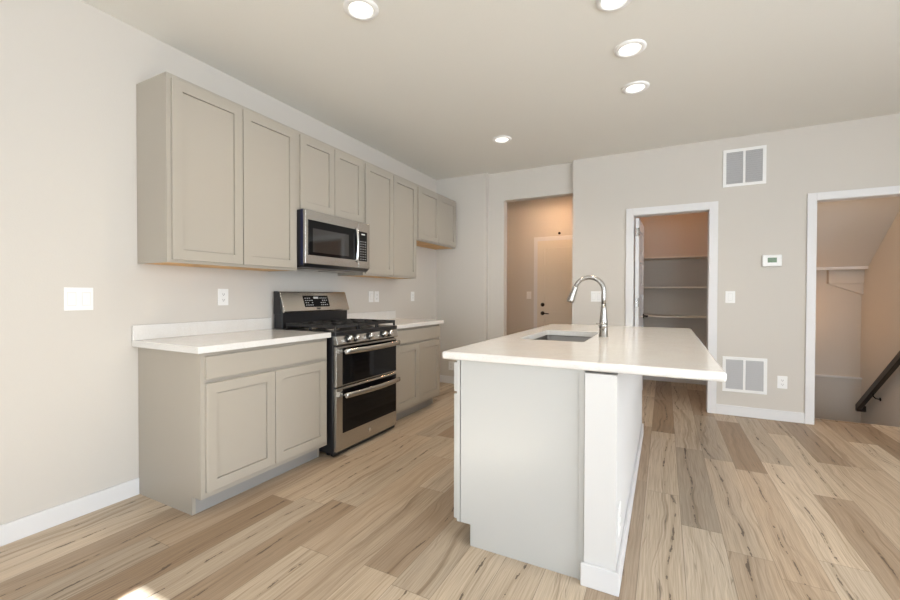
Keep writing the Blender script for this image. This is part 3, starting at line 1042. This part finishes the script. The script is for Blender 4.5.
# ------------------------------------------------------------------ ceiling lights
spots = [(1.285, 1.787, 'lit recessed ceiling light nearest the left wall cabinets'),
         (2.519, 2.340, 'lit ceiling light cut by the top edge of the photo'),
         (2.558, 2.851, 'lit ceiling light, middle one of the row above the island'),
         (2.558, 3.401, 'lit ceiling light, farthest of the row above the island'),
         (1.308, 3.922, 'small far lit recessed ceiling light in front of the hall opening')]
proto = None
for x, y, lab in spots:
    if proto is None:
        proto = thing('ceiling_light', lab, 'ceiling light', (x, y, CEIL), 'round recessed ceiling lights')
        MB().lathe([(0.095, 0.0), (0.095, -0.004), (0.088, -0.010), (0.072, -0.013), (0.066, -0.010), (0.064, -0.003)], (x, y, CEIL), seg=40, cap=False).build('trim_ring', 'plastic', proto)
        MB().lathe([(0.0655, -0.0025), (0.05, -0.0032), (0.0, -0.0035)], (x, y, CEIL), seg=40).build('lens', 'lens', proto)
    else:
        dup(proto, (x, y, CEIL), lab)
    d = bpy.data.lights.new('ceiling_light_glow', 'SPOT')
    d.energy, d.color, d.spot_size, d.spot_blend, d.shadow_soft_size = 22, (1.0, 0.86, 0.68), math.radians(150), 0.8, 0.06
    o = bpy.data.objects.new('ceiling_light_glow', d)
    COL.objects.link(o)
    o.location = (x, y, CEIL - 0.02)

# ------------------------------------------------------------------ pantry shelves, rail
for z, lab in ((1.694, 'top pantry shelf, just below the orange lit wall'), (1.300, 'middle pantry shelf of the three in view'), (0.915, 'lowest pantry shelf in view, level with the door handle')):
    t = thing('pantry_shelf', 'white painted ' + lab, 'shelf', (2.9, PAN_Y - 0.16, z - 0.019), 'shelves in the pantry')
    box(2.2505, 3.5495, PAN_Y - 0.32, PAN_Y - 0.0005, z - 0.019, z).build('board', 'door', t, 0.001)

t = thing('handrail', 'dark brown wooden handrail sloping down the stair wall', 'handrail', (ST_X, 5.6, 0))
RX = ST_X - 0.06
pa, pb = Vector((RX, 5.35, 0.735)), Vector((RX, 6.50, -0.125))
dr = (pb - pa).normalized()
up = Vector((0, -dr.z, dr.y))
if up.z < 0:
    up = -up
rl = MB()
hw, hh = 0.022, 0.034
secs = []
for p in (pa, pb):
    secs.append([rl.bm.verts.new(p + Vector((sx_ * hw, 0, 0)) + up * (sz_ * hh)) for sx_, sz_ in ((-1, -1), (1, -1), (1, 1), (-1, 1))])
rl.bm.faces.new(secs[0])
rl.bm.faces.new(secs[1][::-1])
for i in range(4):
    j = (i + 1) % 4
    rl.bm.faces.new((secs[0][i], secs[0][j], secs[1][j], secs[1][i]))
rl.build('rail', 'espresso', t, 0.008, 3)
box(RX - 0.022, ST_X - 0.0005, 6.46, 6.505, -0.165, -0.095).build('return_block', 'espresso', t, 0.004)
for s in (0.08, 0.68):
    c = pa + (pb - pa) * s - up * hh
    bk = MB().tube([(RX, c.y, c.z), (RX, c.y, c.z - 0.03), (RX + 0.02, c.y, c.z - 0.055), (ST_X, c.y, c.z - 0.06)], 0.006, 10)
    bk.lathe([(0.02, 0), (0.02, 0.006), (0, 0.008)], (ST_X - 0.0005, c.y, c.z - 0.06), (-1, 0, 0), 18)
    bk.build('bracket', 'bronze', t)

# ------------------------------------------------------------------ unseen lamps that warm the rooms behind the wall


def lamp(name, label, loc, power, color, r=0.09, bulb=False):
    t = thing(name, label, 'ceiling light', loc, None)
    MB().lathe([(r, 0), (r, -0.012), (r - 0.01, -0.02)], loc, seg=32).build('trim_ring', 'plastic', t)
    MB().lathe([(r - 0.011, -0.0205), (0, -0.024)], loc, seg=32).build('lens', 'lens', t)
    d = bpy.data.lights.new(name + '_glow', 'POINT' if bulb else 'AREA')
    d.energy, d.color = power, color
    if bulb:
        d.shadow_soft_size = 0.05
    else:
        d.shape, d.size = 'DISK', r * 1.6
    o = bpy.data.objects.new(name + '_glow', d)
    COL.objects.link(o)
    o.location = (loc[0], loc[1], loc[2] - (0.09 if bulb else 0.03))
    return t




lamp('hall_light', 'round ceiling light of the hall out of sight above its opening', (1.30, 5.95, CEIL), 9.0, (1.0, 0.60, 0.33))
lamp('added_pantry_light', 'unseen round ceiling light added inside the pantry', (2.9, 5.8, CEIL), 2.6, (1.0, 0.44, 0.18))  # added out of view to turn the pantry's upper wall orange
lamp('added_stair_light', 'unseen round ceiling light added at the head of the stairs', (4.4, 5.13, 2.50), 3.4, (1.0, 0.62, 0.34))  # added out of view to brighten and warm the stairwell
t = thing('wall_light', 'unseen small round wall light added on the left stair wall behind the doorway edge', 'wall light', (3.984, 6.25, 1.0))  # hidden lamp added to give the far stair wall its orange tone
MB().lathe([(0.06, 0), (0.06, 0.015), (0.05, 0.02)], (3.984, 6.25, 1.0), (1, 0, 0), 28).build('backplate', 'bronze', t)
MB().lathe([(0.045, 0.021), (0.043, 0.05), (0.025, 0.07), (0, 0.075)], (3.984, 6.25, 1.0), (1, 0, 0), 28).build('lamp_shade', 'lens', t)
d = bpy.data.lights.new('wall_light_glow', 'POINT')
d.energy, d.color, d.shadow_soft_size = 2.6, (1.0, 0.53, 0.24), 0.10
o = bpy.data.objects.new('wall_light_glow', d)
COL.objects.link(o)
o.location = (4.12, 6.25, 1.0)
